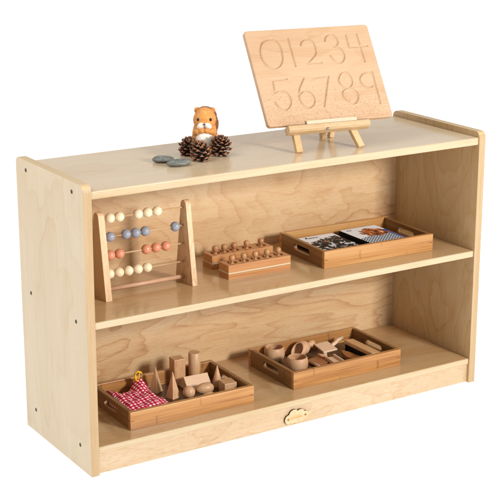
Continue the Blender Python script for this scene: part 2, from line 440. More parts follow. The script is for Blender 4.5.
def card_stack(label, kind, lx, ly, w, d, h, rz, tilt=0):
    Mt = Matrix.Translation(TM) @ Matrix.Rotation(R(-1.7), 4, 'Z')
    p = Mt @ Vector((lx, ly, .0082))
    t = thing('picture_cards', label, 'cards', p, R(-1.7) + rz)
    obj('card_stack', box(0, w, 0, d, 0, h), M['black'], t, bevel=.0006)
    bm = bmesh.new(); add_prism(bm, rrect(.0008, w - .0008, .0008, d - .0008, .003), [], h + .0001, h + .0012, XY, 1)
    tc = obj('top_card', bm, [card_picture(kind), M['black']], t)
    bm = bmesh.new()                                    # the small dark heading on the card
    x = .012
    z = h + .00125
    for g in ('A', 'm', 'n', 'n') if kind == 'shells' else ('n', 'n'):
        s = .011 if g == 'A' else .007
        y = d - .017
        if g == 'A':
            for a, b in (((0, 0), (.35, 1)), ((.35, 1), (.7, 0)), ((.15, .4), (.55, .4))):
                add_tube(bm, [(x + a[0] * s, y + a[1] * s, z), (x + b[0] * s, y + b[1] * s, z)], .0008, 5)
        else:
            n = 3 if g == 'm' else 2
            for q in range(n): add_tube(bm, [(x + q * .45 * s, y, z), (x + q * .45 * s, y + s * .75, z)], .0006, 5)
            add_tube(bm, [(x, y + s * .75, z), (x + (n - 1) * .45 * s, y + s * .75, z)], .0006, 5)
        x += s * (.95 if g != 'm' else 1.3)
    obj('heading', bm, plain('card_ink_' + kind, lin(40, 52, 84), .6), tc)
    return t
card_stack('stack of picture cards showing dark brown round shapes, left pile in the tray', 'shells', .028, .018, .088, .128, .0155, 0)
card_stack('stack of picture cards showing an orange-brown animal with blue', 'animal', .136, .022, .094, .126, .0175, R(1))

# ------------------------------------------------------------------ knobbed cylinder blocks
KW, KD, KH = .1450, .0375, .0283
KX = (.0190, .0460, .0730, .1000, .1270)
def block(label, loc, rz):
    t = thing('cylinder_block', label, 'wooden block', loc, rz, 'knobbed cylinder blocks on the middle shelf')
    bm = bmesh.new()
    add_prism(bm, [(0, 0), (KW, 0), (KW, KD), (0, KD)], [circle(x, KD / 2, .0098) for x in KX], .006, KH, XY)
    obj('block_body', bm, M['lam'], t, bevel=.0007)
    obj('block_bottom', box(.0003, KW - .0003, .0003, KD - .0003, 0, .006), M['lam'], t)
    return t
cyl_h = (.0195, .0190, .0200, .0192, .0198)
def knob_mesh(h):
    bm = bmesh.new()
    add_lathe(bm, [(.0092, .0), (.0092, h - .0006), (.0086, h), (.0036, h + .0002), (.0032, h + .0024), (.0033, h + .0042), (.0046, h + .0056), (.0060, h + .0080), (.0066, h + .0112), (.0061, h + .0142), (.0045, h + .0164), (.0020, h + .0175), (0, h + .0177)], 24)
    return bm
ordn = ('leftmost', 'second from left', 'middle', 'fourth from left', 'rightmost')
proto = obj('knobbed_cylinder', knob_mesh(.0198), M['knob'], smooth=True)
first = True
for nm, loc, rz, xs in (('front', (.3541, .0983, ZM), R(-.6), KX), ('rear', (.3612, .1735, ZM), R(-.3), (.0185, .0395, .0630, .0930, .1270))):
    if nm == 'rear':
        KXs = KX; KX = xs
    block('laminated wooden block with five knobbed cylinders, %s of the two' % nm, loc, rz)
    Mt = Matrix.Translation(loc) @ Matrix.Rotation(rz, 4, 'Z')
    for i, x in enumerate(xs):
        o = proto if first else proto.copy()
        if not first: C.objects.link(o)
        first = False
        o.location = Mt @ Vector((x, KD / 2, .0065)); o.rotation_euler = (0, 0, i * 1.1)
        o.scale = (.92 if nm == 'front' else 1.0,) * 2 + (1.0,)
        tag(o, '%s wooden knobbed cylinder set in the %s block' % (ordn[i], nm), 'peg', 'knobbed cylinders in the blocks')

# ------------------------------------------------------------------ abacus
ab = thing('bead_abacus', 'wooden abacus with four rods of natural, grey-blue and coral beads', 'abacus', (0, 0, ZM))
AY, AH = .1330, .1650
def upright(x0, x1):
    bm = bmesh.new(); hw, tw, r = .0335, .0105, .009
    L = [(AY - hw, 0), (AY + hw, 0)]
    ang = math.atan2(AH, hw - tw)
    for a in range(0, 181, 15):
        t = R(a); L.append((AY + tw * math.cos(t), AH - .011 + .011 * math.sin(t)))
    add_prism(bm, L, [], x0, x1, YZ)
    obj('upright', bm, M['abacus'], ab, bevel=.001)
upright(.0878, .1008); upright(.2738, .2848)
rows = [(.4460, 'bead_nat', (.1166, .1362, .1757, .1962, .2168)), (.4100, 'bead_blue', (.1158, .1496, .1700, .1904, .2552)),
        (.3743, 'bead_coral', (.1150, .1347, .1915, .2131, .2345)), (.3378, 'bead_nat', (.1128, .1329, .1530, .1731, .1932))]
bead_me = {}
for z, mat, xs in rows:
    zz = z - ZM
    bm = bmesh.new(); add_tube(bm, [(.0995, AY, zz), (.2745, AY, zz)], .0016, 10)
    obj('rod', bm, M['pine'], ab, smooth=True)
    for x in xs:
        bm = bmesh.new()
        add_lathe(bm, [(.0022, -.0090), (.0048, -.0084), (.0076, -.0060), (.0094, -.0024), (.0097, 0), (.0094, .0024), (.0076, .0060), (.0048, .0084), (.0022, .0090)], 28,
                  Matrix.Rotation(random.random() * 6, 4, 'X') @ Matrix.Rotation(PI / 2, 4, 'Y'))
        b = obj('bead', bm, M[mat], ab, smooth=True)
        b.location = (x, AY + random.uniform(-.0004, .0004), zz)
bm = bmesh.new(); add_tube(bm, [(.1000, AY, .0125), (.2745, AY, .0125)], .0042, 14)
obj('dowel', bm, wood('rosy_dowel', wl(236, 192, 156), wl(226, 174, 134), wl(196, 138, 98), 'x', fig=.2, fib=.4), ab, smooth=True)

# ------------------------------------------------------------------ number board and easel
P0 = Vector((.56445, .0515, ZT)); e = Vector((.99026807, -.1391731, 0)); up = Vector((.07982641, .56799443, .81915204)); nn = Vector((-.11400393, -.81118011, .57357644))
F = Matrix(((e.x, up.x, nn.x, P0.x), (e.y, up.y, nn.y, P0.y), (e.z, up.z, nn.z, P0.z), (0, 0, 0, 1)))   # e, up, normal frame
strokes = [
 [(-.0779,.2464),(-.0924,.2405),(-.1005,.2279),(-.1032,.213),(-.1002,.196),(-.0918,.1861),(-.0797,.1826),(-.0672,.1881),(-.059,.2007),(-.0563,.2193),(-.0586,.2346),(-.0672,.2446),(-.0779,.2464)],
 [(-.0352,.2465),(-.0347,.1847)],
 [(-.0111,.2297),(-.0081,.2364),(.001,.2419),(.0109,.2405),(.018,.2317),(.0187,.2183),(.0145,.2062),(-.0071,.1885),(.0243,.1883)],
 [(.0443,.2353),(.0475,.2428),(.0559,.2492),(.0652,.2483),(.0719,.2375),(.0711,.2279),(.0609,.2216),(.069,.2203),(.0764,.2121),(.0789,.2005),(.073,.1894),(.0629,.1851),(.053,.1907),(.0467,.2026)],
 [(.0944,.2457),(.0943,.2180),(.1371,.2190)], [(.1195,.2473),(.1209,.1842)],
 [(-.0612,.1580),(-.0922,.1570),(-.0943,.1305),(-.0882,.1335),(-.076,.1327),(-.0663,.1234),(-.0645,.1096),(-.072,.0975),(-.0835,.0929),(-.0942,.0983),(-.0994,.1108)],
 [(-.0243,.1569),(-.0374,.1392),(-.0440,.1250),(-.0456,.1157),(-.0438,.1049),(-.0372,.0952),(-.0269,.0935),(-.0152,.1026),(-.0134,.1147),(-.0196,.1259),(-.0309,.1298),(-.0435,.1222)],
 [(-.0019,.1560),(.0305,.1575),(.0039,.0934)],
 [(.0644,.1292),(.0536,.1357),(.0504,.1472),(.0578,.16),(.0670,.1649),(.0766,.1586),(.0805,.145),(.0754,.134),(.0644,.1292),(.0556,.1250),(.0507,.1171),(.0538,.1048),(.0636,.0951),(.0747,.096),(.083,.106),(.0842,.1165),(.0763,.1258),(.0644,.1292)],
 [(.1283,.1580),(.1179,.1606),(.1061,.1565),(.0986,.1475),(.0992,.136),(.1079,.1269),(.1223,.1286)], [(.1305,.1605),(.1290,.0900)]]
def smooth_line(L):
    if len(L) < 4: return L
    L = [np.array(p) for p in L]; out = []
    for i in range(len(L) - 1):
        a, b = L[i], L[i + 1]
        p = L[i - 1] if i else a; q = L[i + 2] if i + 2 < len(L) else b
        def corner(u, v, w):
            d1, d2 = v - u, w - v; n1, n2 = np.linalg.norm(d1), np.linalg.norm(d2)
            return n1 > 1e-9 and n2 > 1e-9 and (d1 @ d2) / (n1 * n2) < .25
        ta = (b - p) / 2 if not corner(p, a, b) else (b - a); tb = (q - a) / 2 if not corner(a, b, q) else (b - a)
        for s in np.linspace(0, 1, 6, endpoint=False):
            h = (2*s**3-3*s*s+1)*a + (s**3-2*s*s+s)*ta + (-2*s**3+3*s*s)*b + (s**3-s*s)*tb
            out.append(h)
    return out + [L[-1]]
segA, segB = [], []
for L in strokes:
    L = smooth_line(L)
    for a, b in zip(L, L[1:]): segA.append(a); segB.append(b)
segA = np.array(segA, float); segB = np.array(segB, float)
BX0, BX1, BY0, BY1, BT = -.1262, .1500, .0592, .2668, .0100
nx, ny = 346, 260
gx = np.linspace(BX0, BX1, nx); gy = np.linspace(BY0, BY1, ny)
GX, GY = np.meshgrid(gx, gy); P = np.stack([GX.ravel(), GY.ravel()], 1)
dist = np.full(len(P), 1.0)
for a, b in zip(segA, segB):
    d = b - a; L2 = d @ d + 1e-12
    t = np.clip(((P - a) @ d) / L2, 0, 1)
    dist = np.minimum(dist, np.linalg.norm(P - (a + t[:, None] * d), axis=1))
gr = .0023
depth = np.where(dist < gr, .0030 * np.sqrt(np.clip(1 - (dist / gr) ** 2, 0, 1)), 0)
# rounded corners and an eased edge
rc = .007
cx, cy = (BX0 + BX1) / 2, (BY0 + BY1) / 2; hx, hy = (BX1 - BX0) / 2, (BY1 - BY0) / 2
qx, qy = P[:, 0] - cx, P[:, 1] - cy
ox = np.clip(np.abs(qx) - (hx - rc), 0, None); oy = np.clip(np.abs(qy) - (hy - rc), 0, None)
l = np.maximum(np.hypot(ox, oy), 1e-9); k_ = np.where((ox > 0) & (oy > 0), np.maximum(ox, oy) / l, 1.0)
qx = np.sign(qx) * (np.minimum(np.abs(qx), hx - rc) + ox * k_); qy = np.sign(qy) * (np.minimum(np.abs(qy), hy - rc) + oy * k_)
ox = np.clip(np.abs(qx) - (hx - rc), 0, None); oy = np.clip(np.abs(qy) - (hy - rc), 0, None)
ed = rc - np.where((ox > 0) & (oy > 0), np.hypot(ox, oy), np.maximum(ox, oy))
es = .0016
ease = np.where(ed < es, es - np.sqrt(np.clip(es ** 2 - (es - ed) ** 2, 0, None)), 0)
Z = BT - depth - ease
verts = [F.inverted_safe() @ Vector((0, 0, 0))] and [Vector((qx[i] + cx, qy[i] + cy, Z[i])) for i in range(len(P))]
idx = lambda i, j: j * nx + i
faces = [(idx(i, j), idx(i + 1, j), idx(i + 1, j + 1), idx(i, j + 1)) for j in range(ny - 1) for i in range(nx - 1)]
rim = [idx(i, 0) for i in range(nx)] + [idx(nx - 1, j) for j in range(1, ny)] + [idx(i, ny - 1) for i in range(nx - 2, -1, -1)] + [idx(0, j) for j in range(ny - 2, 0, -1)]
n0 = len(verts)
for i in rim: verts.append(Vector((verts[i].x, verts[i].y, 0.0003)))
for k in range(len(rim)):
    k2 = (k + 1) % len(rim); faces.append((rim[k], n0 + k, n0 + k2, rim[k2]))
faces.append(tuple(n0 + k for k in reversed(range(len(rim)))))
me = bpy.data.meshes.new('number_board'); me.from_pydata([tuple(v) for v in verts], [], faces); me.materials.append(M['beech'])
for p in me.polygons[:(nx - 1) * (ny - 1)]: p.use_smooth = True
nb = link('number_board', me); nb.matrix_world = F
tag(nb, 'beech tracing board engraved with the numbers 0 to 9, leaning on small easel', 'number board')

ez = thing('table_easel', 'small pale wooden easel holding up the number board', 'easel', P0, 0)
def ef(bm):                                        # from easel frame to the thing's local frame
    Rm = F.to_3x3().to_4x4()
    for v in bm.verts: v.co = Rm @ v.co
    return bm
def bar(bm, a, b, w, d0, d1):                      # a bar in the easel plane from a to b
    a = Vector((a[0], a[1], 0)); b = Vector((b[0], b[1], 0)); t = (b - a).normalized(); s = Vector((t.y, -t.x, 0))
    vs = []
    for c in (d0, d1):
        for p, q in ((a, -1), (a, 1), (b, 1), (b, -1)): vs.append(bm.verts.new(p + s * q * w / 2 + Vector((0, 0, c))))
    for f in ((0, 3, 2, 1), (4, 5, 6, 7), (0, 1, 5, 4), (1, 2, 6, 5), (2, 3, 7, 6), (3, 0, 4, 7)): bm.faces.new([vs[i] for i in f])
for fx, tx in ((-.0680, -.056), (.0680, .020)):
    bm = bmesh.new(); bar(bm, (fx, .0045), (fx + (tx - fx) * .1 + 0, .052), .0112, -.0105, -.0005); 
    # the leg runs on up behind the board to the apex
    bm2 = bmesh.new(); bar(bm2, (fx, .0060), (tx, .225), .0135, -.0105, -.0005)
    bm.free(); obj('front_leg', ef(bm2), M['pinez'], ez, bevel=.0009)
bm = bmesh.new()
prof = [(-.0002, .0408), (.016, .0408), (.0215, .0440), (.0215, .0515), (.0190, .0545), (.0125, .0545), (.0125, .0555), (-.0002, .0555)]
va = [bm.verts.new((-.0895, b, a)) for a, b in prof]; vb = [bm.verts.new((.0885, b, a)) for a, b in prof]
for i in range(len(prof)): bm.faces.new((va[i], va[(i + 1) % len(prof)], vb[(i + 1) % len(prof)], vb[i]))
bm.faces.new(va); bm.faces.new(list(reversed(vb)))
obj('ledge', ef(bm), M['pine'], ez, bevel=.0009)
bm = bmesh.new(); add_box(bm, -.0455, .0650, .0560, .0635, .0106, .0150)
obj('ledge_lip', ef(bm), wood('pale_lip', wl(250, 230, 198), wl(246, 220, 184), wl(228, 190, 148), 'x', fig=.1, fib=.3), ez, bevel=.0012)
for fx, s in ((.0600, -1), (.0775, 1)):            # the hinged rear legs stand behind, feet close together
    a = Vector((fx, .1165, 0)); b = Vector((.0690 + s * .050, .118, .172))
    bm = bmesh.new(); t = (b - a).normalized(); sx = Vector((1, 0, 0)); sy = t.cross(sx).normalized(); sx = sy.cross(t)
    vs = []
    for p in (a, b):
        for u, v in ((-1, -1), (1, -1), (1, 1), (-1, 1)): vs.append(bm.verts.new(p + sx * u * .0056 + sy * v * .005))
    for f in ((0, 3, 2, 1), (4, 5, 6, 7), (0, 1, 5, 4), (1, 2, 6, 5), (2, 3, 7, 6), (3, 0, 4, 7)): bm.faces.new([vs[i] for i in f])
    obj('rear_leg', bm, M['pinez'], ez, bevel=.0008)
bm = bmesh.new(); add_lathe(bm, [(.0028, 0), (.0030, .001), (.0022, .0024), (0, .0028)], 16, Matrix.Translation((-.0065, .0412, .0185)))
obj('hinge_pin', ef(bm), M['steel'], ez, smooth=True)

# ------------------------------------------------------------------ pebbles
def pebble(label, loc, rx, ry, rz, rot, seed, mat):
    rnd = random.Random(seed); bm = bmesh.new(); add_ball(bm, (0, 0, 0), 1, 1, 1, 40)
    ph = [rnd.uniform(0, 6) for _ in range(6)]
    for v in bm.verts:
        c = v.co.copy(); n = 1 + .06 * math.sin(2.3 * c.x + ph[0]) + .05 * math.sin(3.1 * c.y + ph[1]) + .03 * math.sin(4.7 * (c.x + c.y) + ph[2])
        zz = math.copysign(abs(c.z) ** .85, c.z)
        v.co = Vector((c.x * rx * n, c.y * ry * n, (zz * (1 + .10 * math.sin(2 * c.x + ph[3]))) * rz))
    zmin = min(v.co.z for v in bm.verts)
    for v in bm.verts: v.co.z -= zmin
    o = obj('pebble', bm, mat, smooth=True); o.location = loc; o.rotation_euler = (0, 0, rot)
    return tag(o, label, 'stone', 'pebbles on the top')
def stone_mat():
    k = NT('grey_slate_pebble'); v = k.coord()
    a = k.noise(k.mapv(v, (90, 90, 260)), 1, 5, .65); b = k.noise(k.mapv(v, (700, 700, 900)), 1, 2, .6)
    f = k.math('ADD', k.math('MULTIPLY', a, .6), k.math('MULTIPLY', b, .4))
    k.l(k.ramp(f, [(.3, lin(62, 64, 60)), (.5, lin(104, 106, 100)), (.7, lin(152, 152, 142))]), k.b.inputs['Base Color'])
    k.b.inputs['Roughness'].default_value = .6; k.bump(f, .5, .0008); return k.m
M['stone'] = stone_mat()
pebble('grey flat pebble, the left and farther of two beside the pine cones', (.2375, .1440, ZT), .0215, .0140, .0060, R(-25), 3, M['stone'])
pebble('grey smooth pebble nearest the front edge, right of the other one', (.2470, .0990, ZT), .0235, .0130, .0070, R(-8), 9, M['stone'])

# ------------------------------------------------------------------ pine cones
def cone_mat():
    k = NT('pine_cone_scales')
    at = k.n('ShaderNodeAttribute', attribute_name='tip')
    v = k.coord(); n = k.noise(k.mapv(v, (400, 400, 400)), 1, 2)
    f = k.math('MULTIPLY_ADD', k.math('SUBTRACT', n, .5), .7, at.outputs['Fac'])
    k.l(k.ramp(f, [(.1, lin(36, 20, 12)), (.6, lin(76, 43, 26)), (.92, lin(128, 82, 52)), (1, lin(172, 126, 88))]), k.b.inputs['Base Color'])
    k.b.inputs['Roughness'].default_value = .6; return k.m
M['cone'] = cone_mat()
def pine_cone(seed):
    rnd = random.Random(seed); bm = bmesh.new(); lay = bm.verts.layers.float.new('tip')
    Hc, N = .037, 62
    prof = [(0, 0)] + [(.0058 * math.sin(PI * min(1, .15 + .85 * i / 8)) + .0012, Hc * .9 * i / 8) for i in range(9)] + [(0, Hc * .93)]
    add_lathe(bm, prof, 14, cap=False)
    for v in bm.verts: v[lay] = 0
    for i in range(N):
        t = (i + .5) / N; a = i * 2.39996 + rnd.uniform(-.12, .12)
        z0 = Hc * (.04 + .90 * t)
        rad = (.0195 * math.sin(PI * (.20 + .78 * t) ** .85) ** .8 + .0015) * rnd.uniform(.92, 1.08)
        lift = (-.15 + .95 * t) * rad + rnd.uniform(-.0006, .0006); wd = .0072 * (.55 + .6 * math.sin(PI * min(.95, .2 + .75 * t)))
        ca, sa = math.cos(a), math.sin(a)
        rows = []
        for s, (u, wf, th) in enumerate(((.10, .35, .0005), (.45, .70, .0005), (.80, 1.1, .0006), (.95, 1.0, .0009), (1.04, .45, .0005))):
            rr = rad * u; zz = z0 + lift * u ** 1.6 + (.0010 if s == 4 else 0)
            for sd in (1, -1):
                row = []
                for q in (-1, 0, 1):
                    y = q * wd * wf * .5; zc = zz + sd * th + (.0007 if q == 0 else 0) * sd - abs(q) * .0008
                    vv = bm.verts.new((ca * rr - sa * y, sa * rr + ca * y, zc)); vv[lay] = max(0, (u - .55) / .45) * rnd.uniform(.75, 1.1); row.append(vv)
                rows.append(row)
        T_ = rows[0::2]; B_ = rows[1::2]
        for A, Bn in zip(T_, T_[1:]):
            for q in range(2): bm.faces.new((A[q], A[q + 1], Bn[q + 1], Bn[q]))
        for A, Bn in zip(B_, B_[1:]):
            for q in range(2): bm.faces.new((A[q + 1], A[q], Bn[q], Bn[q + 1]))
        for s in range(4):
            bm.faces.new((T_[s][0], T_[s + 1][0], B_[s + 1][0], B_[s][0])); bm.faces.new((T_[s + 1][2], T_[s][2], B_[s][2], B_[s + 1][2]))
        for q in range(2): bm.faces.new((T_[4][q + 1], T_[4][q], B_[4][q], B_[4][q + 1]))
    return bm
zc = 0
for lab, loc, rot, sc, sd in (
    ('small brown pine cone at the left, half beside the toy squirrel', (.3095, .1720, ZT + .0005), (R(8), R(-6), .4), .93, 1),
    ('brown pine cone in the middle, standing in front of the toy squirrel', (.3035, .1160, ZT + .0005), (R(3), R(4), 2.1), .98, 2),
    ('brown pine cone on the right of the toy squirrel, slightly tilted', (.3600, .1390, ZT + .0015), (R(-6), R(12), 4.0), 1.0, 3)):
    o = obj('pine_cone', pine_cone(sd), M['cone']); o.location = loc; o.rotation_euler = rot; o.scale = (sc,) * 3
    tag(o, lab, 'pine cone', 'pine cones around the toy squirrel')

# ------------------------------------------------------------------ plush squirrel
def plush_mat(name, base, var):
    k = NT(name); v = k.coord(); n = k.noise(k.mapv(v, (160, 160, 160)), 1, 4, .7)
    k.l(k.ramp(n, [(.3, var), (.65, base)]), k.b.inputs['Base Color']); k.b.inputs['Roughness'].default_value = .95
    k.b.inputs['Sheen Weight'].default_value = .4; k.b.inputs['Specular IOR Level'].default_value = .1
    k.bump(k.noise(k.mapv(v, (900, 900, 900)), 1, 2), .5, .0008); return k.m
M['fur'] = plush_mat('orange_plush', wl(234, 172, 98, .94), wl(222, 154, 80, .94))
M['furw'] = plush_mat('white_plush', lin(250, 243, 234), lin(238, 226, 212))
M['furb'] = plush_mat('brown_plush', lin(166, 104, 56), lin(112, 62, 32))
sq = thing('plush_squirrel', 'orange plush squirrel with white belly and muzzle, sitting behind pine cones', 'plush toy', (.3525, .1830, ZT), R(-33))
def blob(name, balls, mat, fuzz=0, flen=.0016, vox=.0011, smooth_it=6, seed=1):
    """overlapping ellipsoids fused into ONE continuous skin, then short pile on its surface"""
    bm = bmesh.new()
    for c, r, rot in balls: add_ball(bm, (0, 0, 0), *r, seg=28, M=Matrix()) if False else add_ball(bm, c, r[0], r[1], r[2], 28, Matrix.Rotation(rot[1], 4, rot[0]) if rot else None)
    bmesh.ops.recalc_face_normals(bm, faces=bm.faces[:])
    me = bpy.data.meshes.new('tmp'); bm.to_mesh(me); bm.free(); o = link('tmp', me)
    r = o.modifiers.new('r', 'REMESH'); r.mode = 'VOXEL'; r.voxel_size = vox
    s = o.modifiers.new('s', 'SMOOTH'); s.factor = .6; s.iterations = smooth_it
    dg = bpy.context.evaluated_depsgraph_get(); dg.update()
    m2 = bpy.data.meshes.new_from_object(o.evaluated_get(dg)); bpy.data.objects.remove(o)
    bm = bmesh.new(); bm.from_mesh(m2); bpy.data.meshes.remove(m2)
    bm.normal_update(); rnd = random.Random(seed); fs = bm.faces[:]
    for f in fs: f.smooth = True
    if fuzz:
        for f in rnd.choices(fs, weights=[f.calc_area() for f in fs], k=fuzz):
            n = f.normal.copy(); c = f.calc_center_median()
            c = c + (f.verts[0].co - c) * rnd.uniform(-.6, .6) + (f.verts[1].co - c) * rnd.uniform(-.6, .6)
            d = (n + Vector((rnd.uniform(-.6, .6), rnd.uniform(-.6, .6), rnd.uniform(-.7, .3)))).normalized()
            s = d.cross(Vector((rnd.random(), rnd.random(), rnd.random()))).normalized() * .00016
            b = c - n * .0003
            bm.faces.new((bm.verts.new(b - s), bm.verts.new(b + s), bm.verts.new(c + d * flen * rnd.uniform(.5, 1.1))))
    return obj(name, bm, mat, sq, recalc=False)
HZ = .0640
body = blob('body', [((0, 0, .027), (.0250, .0220, .0275), None), ((0, -.0015, .044), (.0222, .0198, .0200), None),
      ((0, -.003, HZ), (.0220, .0200, .0215), None), ((0, -.002, HZ + .008), (.0185, .0170, .0165), None),
      ((-.0130, -.0150, .0050), (.0090, .0140, .0060), None), ((.0130, -.0150, .0050), (.0090, .0140, .0060), None)], M['fur'], 26000, .0021)
blob('ear', [((-.0142, .0010, HZ + .0172), (.0058, .0036, .0064), ('Y', R(-30)))], M['fur'], 2200, vox=.0006, smooth_it=2)
blob('ear', [((.0142, .0010, HZ + .0172), (.0058, .0036, .0064), ('Y', R(30)))], M['fur'], 2200, vox=.0006, smooth_it=2)
blob('hair_tuft', [((.001, .001, HZ + .0205), (.0110, .0060, .0035), None)], M['furb'], 1600, .0042, vox=.0007, smooth_it=2)
blob('belly', [((0, -.0135, .0270), (.0172, .0118, .0205), None)], M['furw'], 3500, .0013)
for s in (-1, 1):
    blob('cheek', [((s * .0062, -.0206, HZ - .0082), (.0074, .0044, .0056), ('Y', s * R(28))), ((s * .0090, -.0196, HZ - .0108), (.0052, .0040, .0044), None)], M['furw'], 2000, .0011, vox=.0006, smooth_it=2)
    blob('arm', [((s * .0165, -.0100, .0410), (.0070, .0080, .0085), None), ((s * .0120, -.0165, .0425), (.0080, .0058, .0062), None), ((s * .0050, -.0208, .0452), (.0060, .0046, .0056), None)], M['fur'], 4200, .0013, vox=.0008)
    bm = bmesh.new(); add_ball(bm, (s * .0122, -.0197, HZ + .0032), .0027, .0022, .0030, 18)
    obj('eye', bm, plain('black_bead_eye', lin(14, 14, 18), .12), sq, smooth=True)
bm = bmesh.new(); add_ball(bm, (0, -.0252, HZ - .0055), .0024, .0016, .0015, 14)
add_tube(bm, [(0, -.0262, HZ - .0060), (0, -.0256, HZ - .0098)], .0005, 6)
obj('nose', bm, plain('dark_stitching', lin(44, 44, 66), .5), sq, smooth=True)
blob('tail', [((.006, .020, .012), (.012, .014, .012), None), ((.009, .026, .030), (.013, .013, .020), None), ((.0115, .025, .050), (.0135, .012, .020), None), ((.0105, .019, .066), (.0115, .011, .014), None)], M['furb'], 14000, .0036)

# ------------------------------------------------------------------ geometric solids in the left tray
B = ZS + .0083
def put(name, bm, mat, loc, label, cat, rot=(0, 0, 0), smooth=False, bevel=.0006, group='wooden geometric solids in the tray'):
    o = obj(name, bm, mat, smooth=smooth, bevel=bevel); o.location = loc; o.rotation_euler = rot
    return tag(o, label, cat, group)
def pyramid(s, h, n=4):
    bm = bmesh.new(); vs = [bm.verts.new((s * math.cos(2 * PI * k / n + PI / 4), s * math.sin(2 * PI * k / n + PI / 4), 0)) for k in range(n)]
    t = bm.verts.new((0, 0, h)); bm.faces.new(list(reversed(vs)))
    for k in range(n): bm.faces.new((vs[k], vs[(k + 1) % n], t))
    return bm
put('square_pyramid', pyramid(.0145, .0545), M['solid'], (.2280, .1720, B), 'tall wooden pyramid at the back next to the checked bag', 'pyramid', (0, 0, R(28)))
put('square_pyramid', pyramid(.0152, .0560), M['solid'], (.2420, .1270, B), 'tall wooden pyramid nearer the front, before the square block', 'pyramid', (0, 0, R(16)))
put('square_prism', box(-.0125, .0125, -.0125, .0125, 0, .0560), M['solid'], (.2860, .1870, B), 'tall upright square wooden block beside the round cylinder', 'block', (0, 0, R(-4)), bevel=.001)
bm = bmesh.new(); add_lathe(bm, [(.0118, 0), (.0122, .0006), (.0122, .0610), (.0114, .0618)], 40)
put('wooden_cylinder', bm, M['solid'], (.3235, .1830, B), 'tall upright wooden cylinder at the back of the tray', 'cylinder', smooth=False, bevel=0)
for p in bpy.data.objects['wooden_cylinder'].data.polygons: p.use_smooth = abs(p.normal.z) < .5
bm = bmesh.new()
tri = [(-.024, 0), (.024, 0), (.000, .0265)]
va = [bm.verts.new((-.027, a, b)) for a, b in tri]; vb = [bm.verts.new((.027, a, b)) for a, b in tri]
bm.faces.new(va); bm.faces.new(list(reversed(vb)))
for i in range(3): bm.faces.new((va[i], va[(i + 1) % 3], vb[(i + 1) % 3], vb[i]))
put('triangular_prism', bm, M['toolpale'], (.3080, .1520, B), 'pale triangular wooden prism lying behind the egg shapes', 'prism', (0, 0, R(-3)), bevel=.0008)
bm = bmesh.new(); add_lathe(bm, [(.0118, 0), (.0122, .0005), (.0006, .0440), (0, .0442)], 36)
put('wooden_cone', bm, M['solid'], (.3475, .1330, B), 'pointed wooden cone beside the small square block', 'cone', smooth=True, bevel=0)
put('wooden_cuboid', box(-.0135, .0135, -.0145, .0145, 0, .0240), M['solid'], (.3480, .0930, B), 'low wooden cuboid in the front right corner of the tray', 'block', (0, 0, R(-6)), bevel=.0009)
bm = bmesh.new(); add_ball(bm, (0, 0, 0), .0124, seg=32)
put('wooden_ball', bm, M['solid'], (.2670, .1070, B + .0124), 'round wooden ball left of the egg shape', 'ball', smooth=True, bevel=0)
bm = bmesh.new(); add_ball(bm, (0, 0, 0), .0195, .0115, .0115, 32)
for v in bm.verts: v.co.y *= 1 - v.co.x * 6; v.co.z *= 1 - v.co.x * 6
put('wooden_egg', bm, M['solid'], (.3030, .1070, B + .0128), 'smooth wooden egg lying between the ball and the cuboid', 'egg', (0, 0, R(172)), smooth=True, bevel=0)
bm = bmesh.new(); add_ball(bm, (0, 0, 0), .0145, .0090, .0090, 32)
put('wooden_ellipsoid', bm, M['solid'], (.2930, .0750, B + .0090), 'small oval wooden solid lying against the tray front', 'oval', (0, 0, R(4)), smooth=True, bevel=0)

# ------------------------------------------------------------------ checked cloth bag
def gingham():
    k = NT('red_gingham'); v = k.coord('UV', False)
    sep = k.n('ShaderNodeSeparateXYZ'); k.l(v, sep.inputs[0])
    a = k.math('GREATER_THAN', k.math('FRACT', k.math('MULTIPLY', sep.outputs[0], 1)), .46); b = k.math('GREATER_THAN', k.math('FRACT', k.math('MULTIPLY', sep.outputs[1], 1)), .46)
    s = k.math('MULTIPLY', k.math('ADD', a, b), .5)
    col = k.ramp(s, [(0, lin(246, 240, 244)), (.5, lin(210, 70, 98)), (1, lin(164, 24, 52))])
    e_ = col.node.color_ramp; e_.interpolation = 'CONSTANT'; e_.elements[1].position = .25; e_.elements[2].position = .75
    w = k.n('ShaderNodeTexWave', wave_type='BANDS'); k.l(v, w.inputs['Vector']); w.inputs['Scale'].default_value = 3.5
    k.l(col, k.b.inputs['Base Color']); k.b.inputs['Roughness'].default_value = .9; k.b.inputs['Specular IOR Level'].default_value = .15
    k.bump(w.outputs['Fac'], .25, .0003); return k.m
bag = thing('cloth_bag', 'red and white checked cloth bag tied with yellow cord, lying in the tray', 'bag', (0, 0, B))
nu, nv = 46, 62
BX, BY_ = (.1125, .2030), (.0510, .1860)
bm = bmesh.new(); uvl = bm.loops.layers.uv.new('UVMap'); grid = {}; UV = {}
